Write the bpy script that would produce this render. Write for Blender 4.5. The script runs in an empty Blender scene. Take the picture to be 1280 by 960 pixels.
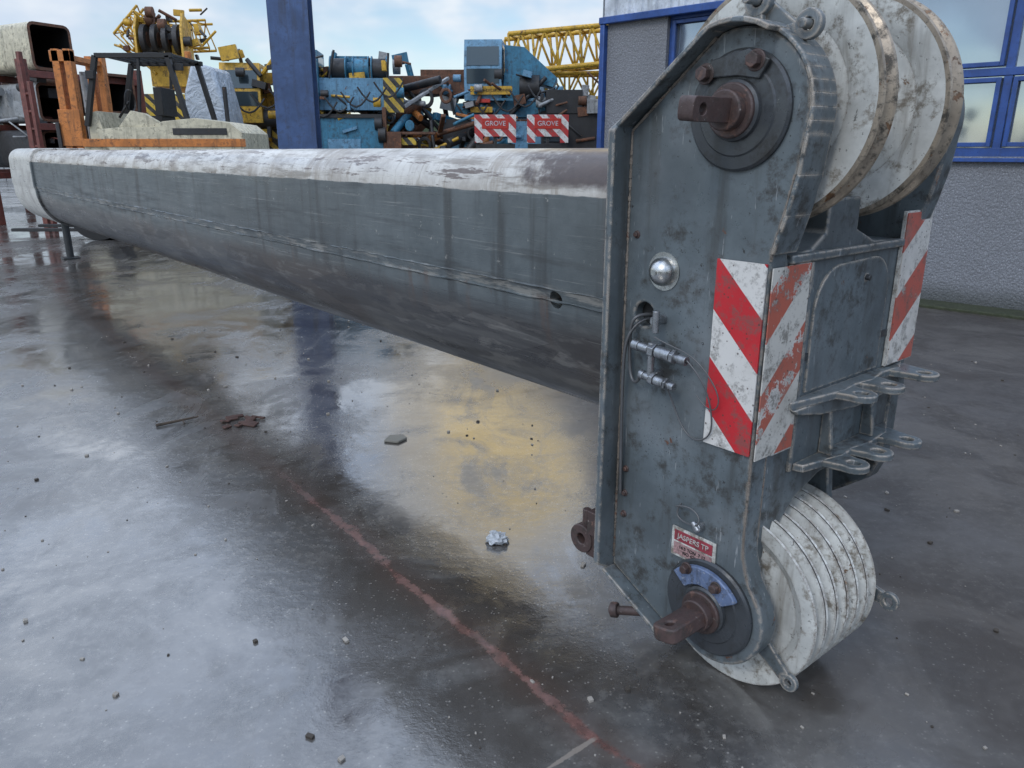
import bpy, bmesh, math, random
from mathutils import Vector, Matrix
random.seed(7)
S = bpy.context.scene
S.view_settings.view_transform = 'Standard'
S.view_settings.look = 'None'
S.view_settings.exposure = 0

# ------------------------------------------------------------------ shader helpers
class NT:
    def __init__(s, tree): s.t = tree; s.n = tree.nodes; s.l = tree.links
    def link(s, a, b): s.l.new(a, b)
    def put(s, sock, v):
        if hasattr(v, 'is_output'): s.l.new(v, sock)
        else:
            if isinstance(v, (tuple, list)) and len(v) == 3 and sock.type == 'RGBA': v = (*v, 1)
            sock.default_value = v
    def coord(s, k='Object'): return s.n.new('ShaderNodeTexCoord').outputs[k]
    def mapping(s, vec, scale=(1,1,1), loc=(0,0,0), rot=(0,0,0)):
        m = s.n.new('ShaderNodeMapping'); s.l.new(vec, m.inputs[0])
        m.inputs['Scale'].default_value = scale; m.inputs['Location'].default_value = loc
        m.inputs['Rotation'].default_value = rot
        return m.outputs[0]
    def noise(s, vec, scale=5, detail=5, rough=.55, dist=0):
        m = s.n.new('ShaderNodeTexNoise'); s.l.new(vec, m.inputs['Vector'])
        m.inputs['Scale'].default_value = scale; m.inputs['Detail'].default_value = min(detail, 5)
        m.inputs['Roughness'].default_value = rough; m.inputs['Distortion'].default_value = dist
        return m.outputs['Fac']
    def voro(s, vec, scale=5, feature='F1', out='Distance'):
        m = s.n.new('ShaderNodeTexVoronoi'); m.feature = feature; s.l.new(vec, m.inputs['Vector'])
        m.inputs['Scale'].default_value = scale
        return m.outputs[out]
    def step(s, v, a, b, lo=0., hi=1.):
        m = s.n.new('ShaderNodeMapRange'); m.interpolation_type = 'SMOOTHSTEP'
        s.put(m.inputs['Value'], v)
        m.inputs['From Min'].default_value = a; m.inputs['From Max'].default_value = b
        m.inputs['To Min'].default_value = lo; m.inputs['To Max'].default_value = hi
        return m.outputs[0]
    def mix(s, f, a, b, mode='MIX'):
        m = s.n.new('ShaderNodeMix'); m.data_type = 'RGBA'; m.blend_type = mode
        s.put(m.inputs[0], f); s.put(m.inputs[6], a); s.put(m.inputs[7], b)
        return m.outputs[2]
    def math(s, op, a, b=0., c=0.):
        m = s.n.new('ShaderNodeMath'); m.operation = op
        s.put(m.inputs[0], a); s.put(m.inputs[1], b); s.put(m.inputs[2], c)
        return m.outputs[0]
    def mul(s, a, b): return s.math('MULTIPLY', a, b)
    def plus(s, a, b): return s.math('ADD', a, b)
    def sep(s, v):
        m = s.n.new('ShaderNodeSeparateXYZ'); s.l.new(v, m.inputs[0]); return m.outputs
    def dot(s, v, d):
        m = s.n.new('ShaderNodeVectorMath'); m.operation = 'DOT_PRODUCT'
        s.put(m.inputs[0], v); s.put(m.inputs[1], d); return m.outputs['Value']
    def bump(s, h, strength=.3, dist=.01):
        m = s.n.new('ShaderNodeBump'); s.l.new(h, m.inputs['Height'])
        m.inputs['Strength'].default_value = strength; m.inputs['Distance'].default_value = dist
        return m.outputs[0]
    def edge(s, r=.004, lo=.9, hi=.99):
        b = s.n.new('ShaderNodeBevel'); b.samples = 2; b.inputs['Radius'].default_value = r
        g = s.n.new('ShaderNodeNewGeometry')
        m = s.n.new('ShaderNodeVectorMath'); m.operation = 'DOT_PRODUCT'
        s.l.new(b.outputs[0], m.inputs[0]); s.l.new(g.outputs['Normal'], m.inputs[1])
        return s.step(m.outputs['Value'], lo, hi, 1., 0.)

def newmat(name):
    m = bpy.data.materials.new(name); m.use_nodes = True
    n = NT(m.node_tree); return m, n, m.node_tree.nodes['Principled BSDF']

def painted(name, base, rough=.42, grime=.5, rust=.2, edge=0., scale=1., metal=0., drip=.5, bump=.25,
            edgecol=(.35,.33,.3), rustcol=(.11,.045,.022), dirt=(.03,.027,.022), chips=0., chipcol=(.5,.5,.48), hero=False):
    m, n, p = newmat(name)
    v = n.coord()
    a = n.noise(v, 4*scale, 5, .65)
    col = n.mix(n.step(a, .3, .7), tuple(c*.74 for c in base), tuple(min(1, c*1.22) for c in base))
    d = n.noise(n.mapping(v, (9*scale, 9*scale, .9*scale)), 1.5, 4, .65)
    col = n.mix(n.mul(n.step(d, .5, .72), drip), col, dirt)
    g = n.noise(v, 14*scale, 5, .76)
    gm = n.mul(n.step(n.plus(g, n.mul(a, .5)), .74, .94), grime)
    col = n.mix(gm, col, dirt)
    if hero:
        hz = n.noise(n.mapping(v, (1,1,1), (11,5,2)), 1.9, 4, .6)
        col = n.mix(n.mul(n.step(hz, .48, .75), .35), col, (.25,.262,.265))
        col = n.mix(n.mul(n.step(hz, .48, .30), .4), col, (.05,.052,.05))
        sc = n.noise(n.mapping(v, (26, 26, 3), (1,2,3), (0,.5,0)), 2.4, 3, .8)
        col = n.mix(n.mul(n.step(sc, .65, .69), .5), col, (.34,.35,.35))
        sp = n.voro(v, 70)
        col = n.mix(n.mul(n.step(sp, .07, .16, 1., 0.), n.step(a, .42, .6)), col, (.02,.02,.02))
    if chips > 0:
        c = n.noise(n.mapping(v, (1, 1, 1), (4, 2, 9)), 30*scale, 5, .78)
        col = n.mix(n.step(c, .70-chips*.15, .72-chips*.15), col, chipcol)
    if rust > 0:
        r = n.noise(n.mapping(v, (1, 1, 1), (7, 3, 1)), 7*scale, 5, .78, .3)
        rm = n.step(r, .71-rust*.3, .75-rust*.3)
        rc = n.mix(n.step(g, .3, .7), tuple(c*.45 for c in rustcol), tuple(c*1.5 for c in rustcol))
        col = n.mix(rm, col, rc)
    if edge > 0:
        e = n.edge(.011, .90, .995)
        en = n.step(n.noise(v, 34*scale, 4, .75), .40, .56)
        col = n.mix(n.mul(n.mul(e, en), edge), col, edgecol)
    n.link(col, p.inputs['Base Color'])
    n.link(n.step(g, .25, .8, max(.05, rough-.12), min(1, rough+.28)), p.inputs['Roughness'])
    p.inputs['Metallic'].default_value = metal
    if bump: n.link(n.bump(g, bump, .004), p.inputs['Normal'])
    return m

def flat(name, base, rough=.5, metal=0.):
    m, n, p = newmat(name)
    v = n.coord(); a = n.noise(v, 9, 5, .65)
    n.link(n.mix(a, tuple(c*.6 for c in base), tuple(min(1,c*1.35) for c in base)), p.inputs['Base Color'])
    n.link(n.step(a, .2, .8, rough*.8, min(1,rough*1.25)), p.inputs['Roughness'])
    p.inputs['Metallic'].default_value = metal
    return m

def striped(name, c1, c2, d, period, duty=.5, off=0., peel=.0, peelcol=(.52,.50,.46), dirtamt=.6):
    m, n, p = newmat(name)
    v = n.coord()
    k = n.math('FRACT', n.plus(n.math('DIVIDE', n.dot(v, d), period), off))
    st = n.step(k, duty-.006, duty+.006)
    a = n.noise(v, 7, 5)
    cc1 = n.mix(a, tuple(c*.8 for c in c1), tuple(min(1,c*1.1) for c in c1))
    if peel:
        cc1 = n.mix(n.step(n.noise(v, 11, 5, .76), .62-peel*.2, .66-peel*.2), cc1, peelcol)
    col = n.mix(st, cc1, c2)
    g = n.noise(v, 22, 5, .8)
    col = n.mix(n.mul(n.step(g, .48, .64), dirtamt), col, (.1,.09,.075))
    g3 = n.noise(v, 5, 5, .6)
    col = n.mix(n.mul(n.step(g3, .45, .8), .45), col, (.2,.18,.15))
    sp = n.voro(v, 45)
    col = n.mix(n.mul(n.step(sp, .10, .15, 1., 0.), .8), col, (.06,.04,.03))
    n.link(col, p.inputs['Base Color']); p.inputs['Roughness'].default_value = .45
    n.link(n.bump(g, .2, .002), p.inputs['Normal'])
    return m

# ------------------------------------------------------------------ mesh builder
class B:
    def __init__(s): s.v = []; s.f = []; s.m = []
    def add(s, vs, fs, m=0):
        o = len(s.v); s.v += [tuple(v) for v in vs]
        for f in fs: s.f.append([o+i for i in f]); s.m.append(m)
    def box(s, c, d, m=0, rot=None):
        x, y, z = d[0]/2, d[1]/2, d[2]/2
        vs = [Vector(q) for q in [(-x,-y,-z),(x,-y,-z),(x,y,-z),(-x,y,-z),(-x,-y,z),(x,-y,z),(x,y,z),(-x,y,z)]]
        if rot is not None: vs = [rot @ q for q in vs]
        s.add([q+Vector(c) for q in vs], [(0,3,2,1),(4,5,6,7),(0,1,5,4),(1,2,6,5),(2,3,7,6),(3,0,4,7)], m)
    def rng(s, x0,x1,y0,y1,z0,z1, m=0): s.box(((x0+x1)/2,(y0+y1)/2,(z0+z1)/2),(abs(x1-x0),abs(y1-y0),abs(z1-z0)),m)
    def beam(s, p0, p1, w, h, m=0):
        p0, p1 = Vector(p0), Vector(p1); d = p1-p0
        R = d.to_track_quat('X','Z').to_matrix()
        s.box((p0+p1)/2, (d.length, w, h), m, R)
    def cyl(s, p0, p1, r, m=0, n=16, r2=None):
        p0, p1 = Vector(p0), Vector(p1); r2 = r if r2 is None else r2
        q = (p1-p0).to_track_quat('Z','X').to_matrix()
        vs = []
        for P, R in ((p0,r),(p1,r2)):
            for i in range(n):
                a = 2*math.pi*i/n; vs.append(P+q@Vector((R*math.cos(a),R*math.sin(a),0)))
        fs = [(i,(i+1)%n,n+(i+1)%n,n+i) for i in range(n)] + [tuple(range(n))[::-1], tuple(range(n,2*n))]
        s.add(vs, fs, m)
    def prism(s, poly, plane, a, b, m=0):
        n = len(poly); vs = []
        for h in (a, b):
            for (p, q) in poly:
                vs.append({'xz':(p,h,q),'yz':(h,p,q),'xy':(p,q,h)}[plane])
        fs = [(i,(i+1)%n,n+(i+1)%n,n+i) for i in range(n)] + [tuple(range(n))[::-1], tuple(range(n,2*n))]
        s.add(vs, fs, m)
    def lathe(s, prof, c, axis='y', m=0, n=72, closed=True, mf=None):
        k = len(prof); vs = []
        for i in range(n):
            a = 2*math.pi*i/n; ca, sa = math.cos(a), math.sin(a)
            for (r, h) in prof:
                if axis == 'y': vs.append((c[0]+r*ca, c[1]+h, c[2]+r*sa))
                elif axis == 'z': vs.append((c[0]+r*ca, c[1]+r*sa, c[2]+h))
                else: vs.append((c[0]+h, c[1]+r*ca, c[2]+r*sa))
        o = len(s.v); s.v += vs
        for i in range(n):
            j = (i+1) % n
            for q in range(k if closed else k-1):
                w = (q+1) % k
                s.f.append([o+i*k+q, o+i*k+w, o+j*k+w, o+j*k+q]); s.m.append(mf[q] if mf else m)
    def bead(s, pts, r, m=0):
        P=[]
        for a,b_ in zip(pts[:-1],pts[1:]):
            a=Vector(a); b_=Vector(b_); k=max(2,int((b_-a).length/.012))
            P+=[a.lerp(b_,i/k) for i in range(k)]
        P.append(Vector(pts[-1]))
        for a,b_ in zip(P[:-1],P[1:]):
            s.cyl(a,b_,r*random.uniform(.6,1.3),m,6,r*random.uniform(.6,1.3))
    def obj(s, name, mats, parent=None, bevel=0., smooth=35, loc=None, rotz=0., segs=2, sc=None):
        me = bpy.data.meshes.new(name); me.from_pydata(s.v, [], s.f)
        for i, p in enumerate(me.polygons): p.material_index = s.m[i]
        bm = bmesh.new(); bm.from_mesh(me); bmesh.ops.recalc_face_normals(bm, faces=bm.faces); bm.to_mesh(me); bm.free()
        for m in mats: me.materials.append(m)
        me.shade_smooth(); me.set_sharp_from_angle(angle=math.radians(smooth))
        o = bpy.data.objects.new(name, me); S.collection.objects.link(o)
        if bevel:
            b = o.modifiers.new('bevel','BEVEL'); b.width = bevel; b.segments = segs; b.limit_method = 'ANGLE'
            b.angle_limit = math.radians(40); b.harden_normals = False
        if loc: o.location = loc
        if rotz: o.rotation_euler[2] = rotz
        if sc: o.scale = sc
        if parent: o.parent = parent
        return o

def cut(o, cutters):
    """apply boolean differences and remove the cutters"""
    bev = [(m.width, m.segments) for m in o.modifiers if m.type=='BEVEL']
    o.modifiers.clear()
    for c in cutters:
        b = o.modifiers.new('cut','BOOLEAN'); b.operation='DIFFERENCE'; b.object=c; b.solver='EXACT'
    bpy.context.view_layer.update()
    dg = bpy.context.evaluated_depsgraph_get()
    me = bpy.data.meshes.new_from_object(o.evaluated_get(dg))
    o.modifiers.clear(); o.data = me
    me.set_sharp_from_angle(angle=math.radians(35))
    for w, sg in bev:
        b = o.modifiers.new('bevel','BEVEL'); b.width = w; b.segments = sg; b.limit_method='ANGLE'; b.angle_limit=math.radians(40)
    for c in cutters: bpy.data.objects.remove(c)

def empty(name, loc=(0,0,0), rotz=0.):
    e = bpy.data.objects.new(name, None); S.collection.objects.link(e)
    e.location = loc; e.rotation_euler[2] = rotz; e.empty_display_size = .3
    return e

def wire(name, pts, r, mat, parent, loc=(0,0,0)):
    c = bpy.data.curves.new(name,'CURVE'); c.dimensions='3D'; c.bevel_depth=r; c.bevel_resolution=3
    sp = c.splines.new('NURBS'); sp.points.add(len(pts)-1)
    for i,p in enumerate(pts): sp.points[i].co = (*p,1)
    sp.use_endpoint_u=True; sp.order_u=4
    c.materials.append(mat)
    o = bpy.data.objects.new(name,c); S.collection.objects.link(o); o.parent=parent; o.location=loc
    return o

def arc(cx, cy, r, a0, a1, n):
    return [(cx+r*math.cos(math.radians(a0+(a1-a0)*i/n)), cy+r*math.sin(math.radians(a0+(a1-a0)*i/n))) for i in range(n+1)]

# ------------------------------------------------------------------ materials
GREY = painted('grey_boom_paint', (.100,.120,.128), .36, .85, .16, edge=.9, drip=.55, chips=.30, chipcol=(.03,.03,.03), edgecol=(.45,.38,.30), hero=True)
DGREY = painted('dark_grease_metal', (.055,.06,.064), .33, .7, .15, metal=.3, chips=.2, chipcol=(.2,.2,.19))
RUST = painted('rusted_steel', (.065,.040,.035), .5, .7, .5, scale=2, bump=.7, rustcol=(.10,.055,.042), chips=.35, chipcol=(.24,.21,.19))
WHITE = painted('worn_white_paint', (.55,.55,.51), .4, .95, .20, edge=.9, drip=.6, scale=1.3, chips=.5, chipcol=(.17,.165,.15), edgecol=(.10,.06,.035), dirt=(.16,.135,.10), rustcol=(.16,.10,.06))
STEEL = painted('galvanised_steel', (.36,.37,.38), .3, .6, .08, metal=.85, scale=3)
CHROME = painted('polished_dome', (.55,.55,.53), .22, .5, 0, metal=1, scale=3, chips=.3, chipcol=(.2,.15,.1))
BLUEP = painted('chipped_blue_paint', (.12,.165,.27), .4, .7, .3, scale=3, chips=.7, chipcol=(.30,.31,.33))
BLACK = flat('black_rubber', (.012,.012,.012), .55)
CABLE = flat('grey_cable', (.12,.12,.12), .4, .4)
SIGN_A = striped('chevron_side', (.50,.018,.025), (.60,.58,.54), (1,0,1), .262, .52, off=.12)
SIGN_B = striped('chevron_front', (.38,.10,.065), (.50,.48,.43), (0,-1,1), .262, .5, off=.17, peel=.6, dirtamt=.75)
SIGN_C = striped('chevron_far', (.44,.10,.07), (.58,.55,.50), (0,-.8,1), .262, .5, off=.35, peel=.2)

def boom_mat():
    m, n, p = newmat('boom_body_paint')
    v = n.coord(); xyz = n.sep(v); z = xyz[2]; x = xyz[0]
    st = n.mapping(v, (.35, 3, 5))
    nz = n.noise(v, 5, 5, .74); ns = n.noise(st, 3.2, 5, .72)
    big = n.noise(v, .8, 4, .6)
    grey = n.mix(n.step(nz,.3,.7), (.080,.094,.097), (.118,.135,.137))
    grey = n.mix(n.mul(n.step(big,.42,.62), .45), grey, (.072,.078,.076))
    grey = n.mix(n.mul(n.step(ns,.52,.70), .6), grey, (.045,.046,.045))
    scr = n.noise(n.mapping(v,(.6,12,60)), 2, 4, .8)
    grey = n.mix(n.mul(n.step(scr,.60,.66), .5), grey, (.3,.3,.28))
    vd = n.noise(n.mapping(v,(6,6,.5)), 1.3, 4, .6)
    grey = n.mix(n.mul(n.step(vd,.52,.66), .6), grey, (.035,.034,.032))
    chp = n.noise(v, 26, 5, .78)
    grey = n.mix(n.mul(n.step(chp,.65,.68), .7), grey, (.34,.33,.30))
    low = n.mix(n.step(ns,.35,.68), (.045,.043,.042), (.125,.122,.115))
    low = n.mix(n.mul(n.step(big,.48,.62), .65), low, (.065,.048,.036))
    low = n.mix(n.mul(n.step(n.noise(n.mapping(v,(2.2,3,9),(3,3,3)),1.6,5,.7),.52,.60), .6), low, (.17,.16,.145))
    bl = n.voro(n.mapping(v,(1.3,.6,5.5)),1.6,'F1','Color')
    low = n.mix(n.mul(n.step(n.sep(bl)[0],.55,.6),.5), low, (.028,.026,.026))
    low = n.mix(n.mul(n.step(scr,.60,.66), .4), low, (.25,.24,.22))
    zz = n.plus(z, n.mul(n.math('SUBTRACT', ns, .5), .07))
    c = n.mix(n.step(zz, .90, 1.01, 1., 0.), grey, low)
    wl = n.mul(n.step(n.math('ABSOLUTE',n.math('SUBTRACT',z,1.045)),.012,.04,1.,0.), n.step(n.noise(n.mapping(v,(1.5,5,12)),2.5,5,.75),.48,.60))
    c = n.mix(n.mul(wl,.6), c, (.33,.31,.27))
    # rust weeping below the weld
    rw = n.noise(n.mapping(v,(9,9,1.2),(2,2,2)),1.1,5,.7)
    rwm = n.mul(n.mul(n.step(rw,.56,.66), n.step(z,.82,1.0)), n.step(z,1.05,1.03))
    c = n.mix(n.mul(rwm,.5), c, (.10,.055,.035))
    wh = n.mix(n.step(nz,.35,.7), (.55,.53,.48), (.34,.31,.27))
    wh = n.mix(n.mul(n.step(n.noise(n.mapping(v,(.9,6,7)),2.2,5,.76),.48,.62), .8), wh, (.18,.155,.125))
    wh = n.mix(n.mul(n.step(n.noise(n.mapping(v,(7,1.2,1.2),(2,7,1)),1.6,5,.74),.51,.63), .65), wh, (.24,.20,.155))
    rustm = n.step(n.noise(n.mapping(v,(.8,4,8),(5,5,5)),2.5,5,.78),.55,.60)
    wh = n.mix(n.mul(rustm,.85), wh, (.085,.055,.042))
    nr = n.step(n.plus(x, n.mul(n.math('SUBTRACT',nz,.5),.9)), -2.05, -1.85)
    wh = n.mix(n.mul(nr, n.step(n.plus(z,n.mul(nz,.04)),1.40,1.43,0.,1.)), wh, n.mix(chp,(.035,.024,.022),(.10,.07,.055)))
    zt = n.plus(z, n.mul(n.math('SUBTRACT', nz, .5), .02))
    c = n.mix(n.step(zt, 1.366, 1.370), c, wh)
    rr = n.mul(n.step(x,-1.62,-1.54), n.step(n.noise(n.mapping(v,(3,3,2)),2,5,.6),.36,.5))
    c = n.mix(n.mul(rr, n.step(z,1.0,1.25)), c, (.12,.042,.022))
    col = n.mix(n.step(nz,.4,.75), (.55,.54,.49), (.30,.28,.25))
    c = n.mix(n.step(x,-11.62,-11.60,1.,0.), c, col)
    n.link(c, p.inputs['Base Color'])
    n.link(n.step(ns,.3,.75,.24,.55), p.inputs['Roughness'])
    n.link(n.bump(n.plus(n.mul(big,2.),nz),.25,.006), p.inputs['Normal'])
    return m
BOOMM = boom_mat()

# ------------------------------------------------------------------ crane boom (axis -x local, width y, up z)
TH = math.atan2(-.771,.636)
e_ = Vector((.636,-.771,0)).normalized(); n_ = Vector((.771,.636,0)).normalized()
org = e_*-1.1 + n_*2.03
boom = empty('crane_boom_section', org, TH)
OFF = (1.1,-2.03,0)
def part(b, name, mats, bevel=0., **k):
    return b.obj(name, mats, boom, bevel, loc=OFF, **k)

def section(t0=1.68,t1=2.38,zt=1.51,zs=1.035,b=.435,r=.15,g=0.):
    pts=[]
    pts += arc(t1-r, zt-r, r, 0, 90, 8)
    pts += arc(t0+r, zt-r, r, 90, 180, 8)
    pts += [(t0,1.20),(t0,zs+.03),(t0+.008,zs+.012)]
    c=(t0+t1)/2; a=(t1-t0)/2-.012
    for i in range(0,29):
        th=math.radians(180+180*i/28)
        pts.append((c+a*math.cos(th), zs-.012+b*math.sin(th)))
    pts += [(t1-.008,zs+.012),(t1,zs+.03),(t1,1.20)]
    return pts
sec = section(); N=len(sec)
b=B(); xs=[-1.47,-2.2,-3.2,-4.5,-6,-8,-10,-11.6]
vs=[]
for i,x in enumerate(xs):
    for k,(t,z) in enumerate(sec):
        vs.append((x,t+random.uniform(-.0015,.0015),z+random.uniform(-.0015,.0015)))
fs=[(i*N+k,i*N+(k+1)%N,(i+1)*N+(k+1)%N,(i+1)*N+k) for i in range(len(xs)-1) for k in range(N)]
fs+= [tuple(range(N)), tuple(range((len(xs)-1)*N,len(xs)*N))]
b.add(vs,fs)
tube=part(b,'boom_tube',[BOOMM],smooth=30)
hc=B(); hc.cyl((-1.82,1.6,1.03),(-1.82,1.78,1.03),.03,0,24)
cut(tube,[part(hc,'c',[DGREY])])
b=B(); b.cyl((-1.82,1.75,1.03),(-1.82,1.76,1.03),.029,0,24); part(b,'hole_bottom',[BLACK])
b=B(); cs=section(1.655,2.405,1.535,1.035,.47,.15)
v0=[(-11.55,t,z) for t,z in cs]; v1=[(-13.3-(1.5-z)*.25,t,z) for t,z in cs]; M=len(cs)
b.add(v0+v1,[(k,(k+1)%M,M+(k+1)%M,M+k) for k in range(M)]+[tuple(range(M)),tuple(range(M,2*M))])
part(b,'rear_collar',[BOOMM],.01)
b=B()
n=160
for side,(t,z,r) in enumerate([(1.681,1.066,.006),(1.688,1.025,.007)]):
    ring=[]
    for i in range(n+1):
        x=-1.5-(10.05)*i/n
        rr=r*random.uniform(.5,1.3); ring+= [(x,t-rr,z+random.uniform(-.003,.003)),(x,t+.004,z+rr),(x,t+.004,z-rr)]
    b.add(ring,[(3*i+a,3*i+(a+1)%3,3*i+3+(a+1)%3,3*i+3+a) for i in range(n) for a in range(3)])
part(b,'weld_bead',[BOOMM])
TIMB=painted('old_timber',(.07,.05,.035),.8,.6,0,scale=2)
b=B()
b.cyl((-12.7,2.12,0.02),(-12.7,2.12,.56),.05,0,16); b.box((-12.7,2.12,.012),(.22,.22,.02)); b.box((-12.7,2.12,.555),(.16,.2,.03))
part(b,'rear_prop',[DGREY],.004)

# ---- head cheeks
cx,cz=-1.13,1.585; lx,lz=-1.085,.268
outline=[(-1.455,.24),(-1.20,.115)]
outline+=arc(lx,lz,.168,236,365,16)
outline+=[(-.935,.335),(-.972,.39),(-.995,.46),(-1.0,.53),(-1.0,1.27),(-.975,1.36),(-.955,1.45)]
outline+=arc(cx,cz,.19,-14,108,16)
outline+=[(-1.455,1.56)]
b=B(); b.prism(outline,'xz',1.62,1.69)
ck=part(b,'near_cheek_plate',[GREY],.006,segs=3)
hc=B(); hc.cyl((-1.381,1.5,1.062),(-1.381,1.66,1.062),.034,0,32)
cut(ck,[part(hc,'c',[DGREY])])
b=B(); b.cyl((-1.381,1.652,1.062),(-1.381,1.655,1.062),.033,0,24); part(b,'cable_port',[BLACK])
farout=[(-1.455,.24),(-1.25,.30),(-1.12,.40),(-1.03,.47),(-1.0,.55),(-1.0,1.27),(-.975,1.36),(-.955,1.45)]+arc(cx,cz,.19,-14,108,16)+[(-1.455,1.56)]
b=B(); b.prism(farout,'xz',2.37,2.44); part(b,'far_cheek_plate',[GREY],.006)
b=B(); b.prism([(-1.40,.30)]+arc(lx,lz,.15,225,360,12)+[(-1.0,.45),(-1.05,.9),(-1.40,.9)],'xz',2.062,2.092); part(b,'sheave_support_plate',[GREY],.004)
b=B(); b.prism([(1.55,.26),(1.55,1.555),(1.62,1.6),(2.44,1.6),(2.51,1.555),(2.51,.26),(2.44,.22),(1.62,.22)],'yz',-1.478,-1.456)
part(b,'frame_flange',[GREY],.004)
def lip(b,pts,t0,t1,th,m=0):
    for (p,q) in zip(pts[:-1],pts[1:]):
        d=Vector((q[0]-p[0],0,q[1]-p[1])); d.normalize(); nn=Vector((-d.z,0,d.x))*th
        P=Vector((p[0],0,p[1]))-d*.002; Q=Vector((q[0],0,q[1]))+d*.002
        vs=[]
        for t in (t0,t1):
            for w in (P,Q,Q+nn,P+nn): vs.append((w.x,t,w.z))
        b.add(vs,[(0,1,2,3),(7,6,5,4),(0,4,5,1),(1,5,6,2),(2,6,7,3),(3,7,4,0)],m)
b=B()
top=[(-1.458,1.56)]+arc(cx,cz,.192,108,60,5)
lip(b,top,1.565,1.70,.012)
top2=arc(cx,cz,.192,60,-14,9)+[(-.953,1.45),(-.973,1.36),(-.998,1.27)]
lip(b,top2,1.608,1.71,.010)
bot=[(-1.20,.113),(-1.458,.238)]
lip(b,bot,1.575,1.70,.012)
part(b,'cheek_lip',[GREY],.003)
SEAM=painted('seam_weld',(.20,.17,.14),.5,.8,.35,scale=3,rustcol=(.13,.06,.035))
b=B()
b.bead([(-1.0,1.619,.745),(-1.0,1.619,.53),(-.996,1.619,.46),(-.973,1.619,.39),(-.940,1.619,.34)],.0035)
b.bead([(-1.0,1.619,1.25),(-.998,1.616,1.275),(-.975,1.612,1.355),(-.957,1.611,1.45)],.0035)
b.bead([(-1.452,1.618,.27),(-1.452,1.618,1.55)],.0035)
b.bead([(-1.45,1.618,1.553),(-1.20,1.618,1.757)],.0035)
b.bead([(-1.003,1.692,.40),(-1.003,1.692,.735)],.003)
part(b,'fold_welds',[SEAM])
# ---- front panel with arch
fp=[(1.69,1.25),(2.37,1.25),(2.37,.52),(2.33,.56),(2.24,.60),(2.12,.615),(1.98,.605),(1.86,.56),(1.77,.48),(1.715,.40),(1.69,.35)]
b=B(); b.prism(fp,'yz',-1.035,-1.004)
b.rng(-1.33,-1.035,1.69,2.37,1.215,1.249)
b.prism([(1.70,1.249),(1.82,1.262),(1.885,1.30),(1.885,1.385),(2.045,1.385),(2.045,1.30),(2.15,1.262),(2.36,1.249)],'yz',-1.28,-1.012)
b.rng(-1.40,-1.35,1.69,2.37,.60,1.45)
b.rng(-1.35,-1.035,1.69,2.37,.622,.64)
part(b,'front_panel',[GREY],.006,segs=3)
b=B(); b.rng(-1.0,-1.456,1.69,2.37,.97,.99); part(b,'inner_floor',[DGREY])
cov=[(1.84,.88),(2.24,.88),(2.24,1.12)]+arc(2.14,1.12,.10,0,90,6)[1:]+[(1.98,1.215)]+arc(1.96,1.095,.12,95,180,6)
b=B(); b.prism(cov,'yz',-1.006,-.997)
b.cyl((-1.0,2.1,1.165),(-.985,2.1,1.165),.009,1,8)
part(b,'access_cover',[GREY,DGREY],.002)
b=B(); b.rng(-1.012,-.990,1.70,2.36,1.236,1.258)
b.rng(-1.008,-.994,1.80,1.815,.66,1.234)
part(b,'seam_bars',[GREY],.004)
def ring_prof(ro,ri,h): return [(ri,-h/2),(ro,-h/2),(ro,h/2),(ri,h/2)]
def bracket(name,z,root,ears,th=.022,R=.042):
    b=B(); b.prism(root,'xy',z-th/2,z+th/2)
    o=part(b,name,[GREY],.003)
    b2=B()
    for (x,t) in ears:
        pl=[(-1.0,t-R*1.5),(x-.012,t-R*.98)]+arc(x,t,R,-90,90,12)+[(x-.012,t+R*.98),(-1.0,t+R*1.5)]
        b2.prism(pl,'xy',z-th/2+.001,z+th/2-.001)
        o2=part(b2,name+'_ear',[GREY],.003)
        h=B(); h.cyl((x,t,z-.05),(x,t,z+.05),.018,0,20)
        cut(o2,[part(h,'c',[DGREY])]); b2=B()
bracket('upper_shackle_bracket',.86,[(-1.004,1.75),(-.985,1.76),(-.965,1.90),(-.955,1.98),(-.965,2.06),(-.955,2.14),(-.975,2.24),(-.965,2.33),(-1.004,2.42)],[(-.915,1.99),(-.905,2.13),(-.895,2.33)])
bracket('lower_shackle_bracket',.665,[(-1.004,1.83),(-.975,1.84),(-.955,1.95),(-.945,2.0),(-.955,2.07),(-.945,2.15),(-.955,2.28),(-1.004,2.38)],[(-.90,1.97),(-.90,2.11),(-.89,2.27)])
b=B()
gp_=[(-1.004,.676),(-.965,.676),(-.965,.70),(-.985,.84),(-1.004,.849)]
b.prism(gp_,'xz',1.96,1.975); b.prism(gp_,'xz',2.20,2.215)
b.prism([(1.76,.85),(2.40,.85),(2.40,.80),(2.1,.79),(1.9,.81),(1.78,.835)],'yz',-1.004,-.975)
part(b,'bracket_gussets',[GREY],.003)

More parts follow.
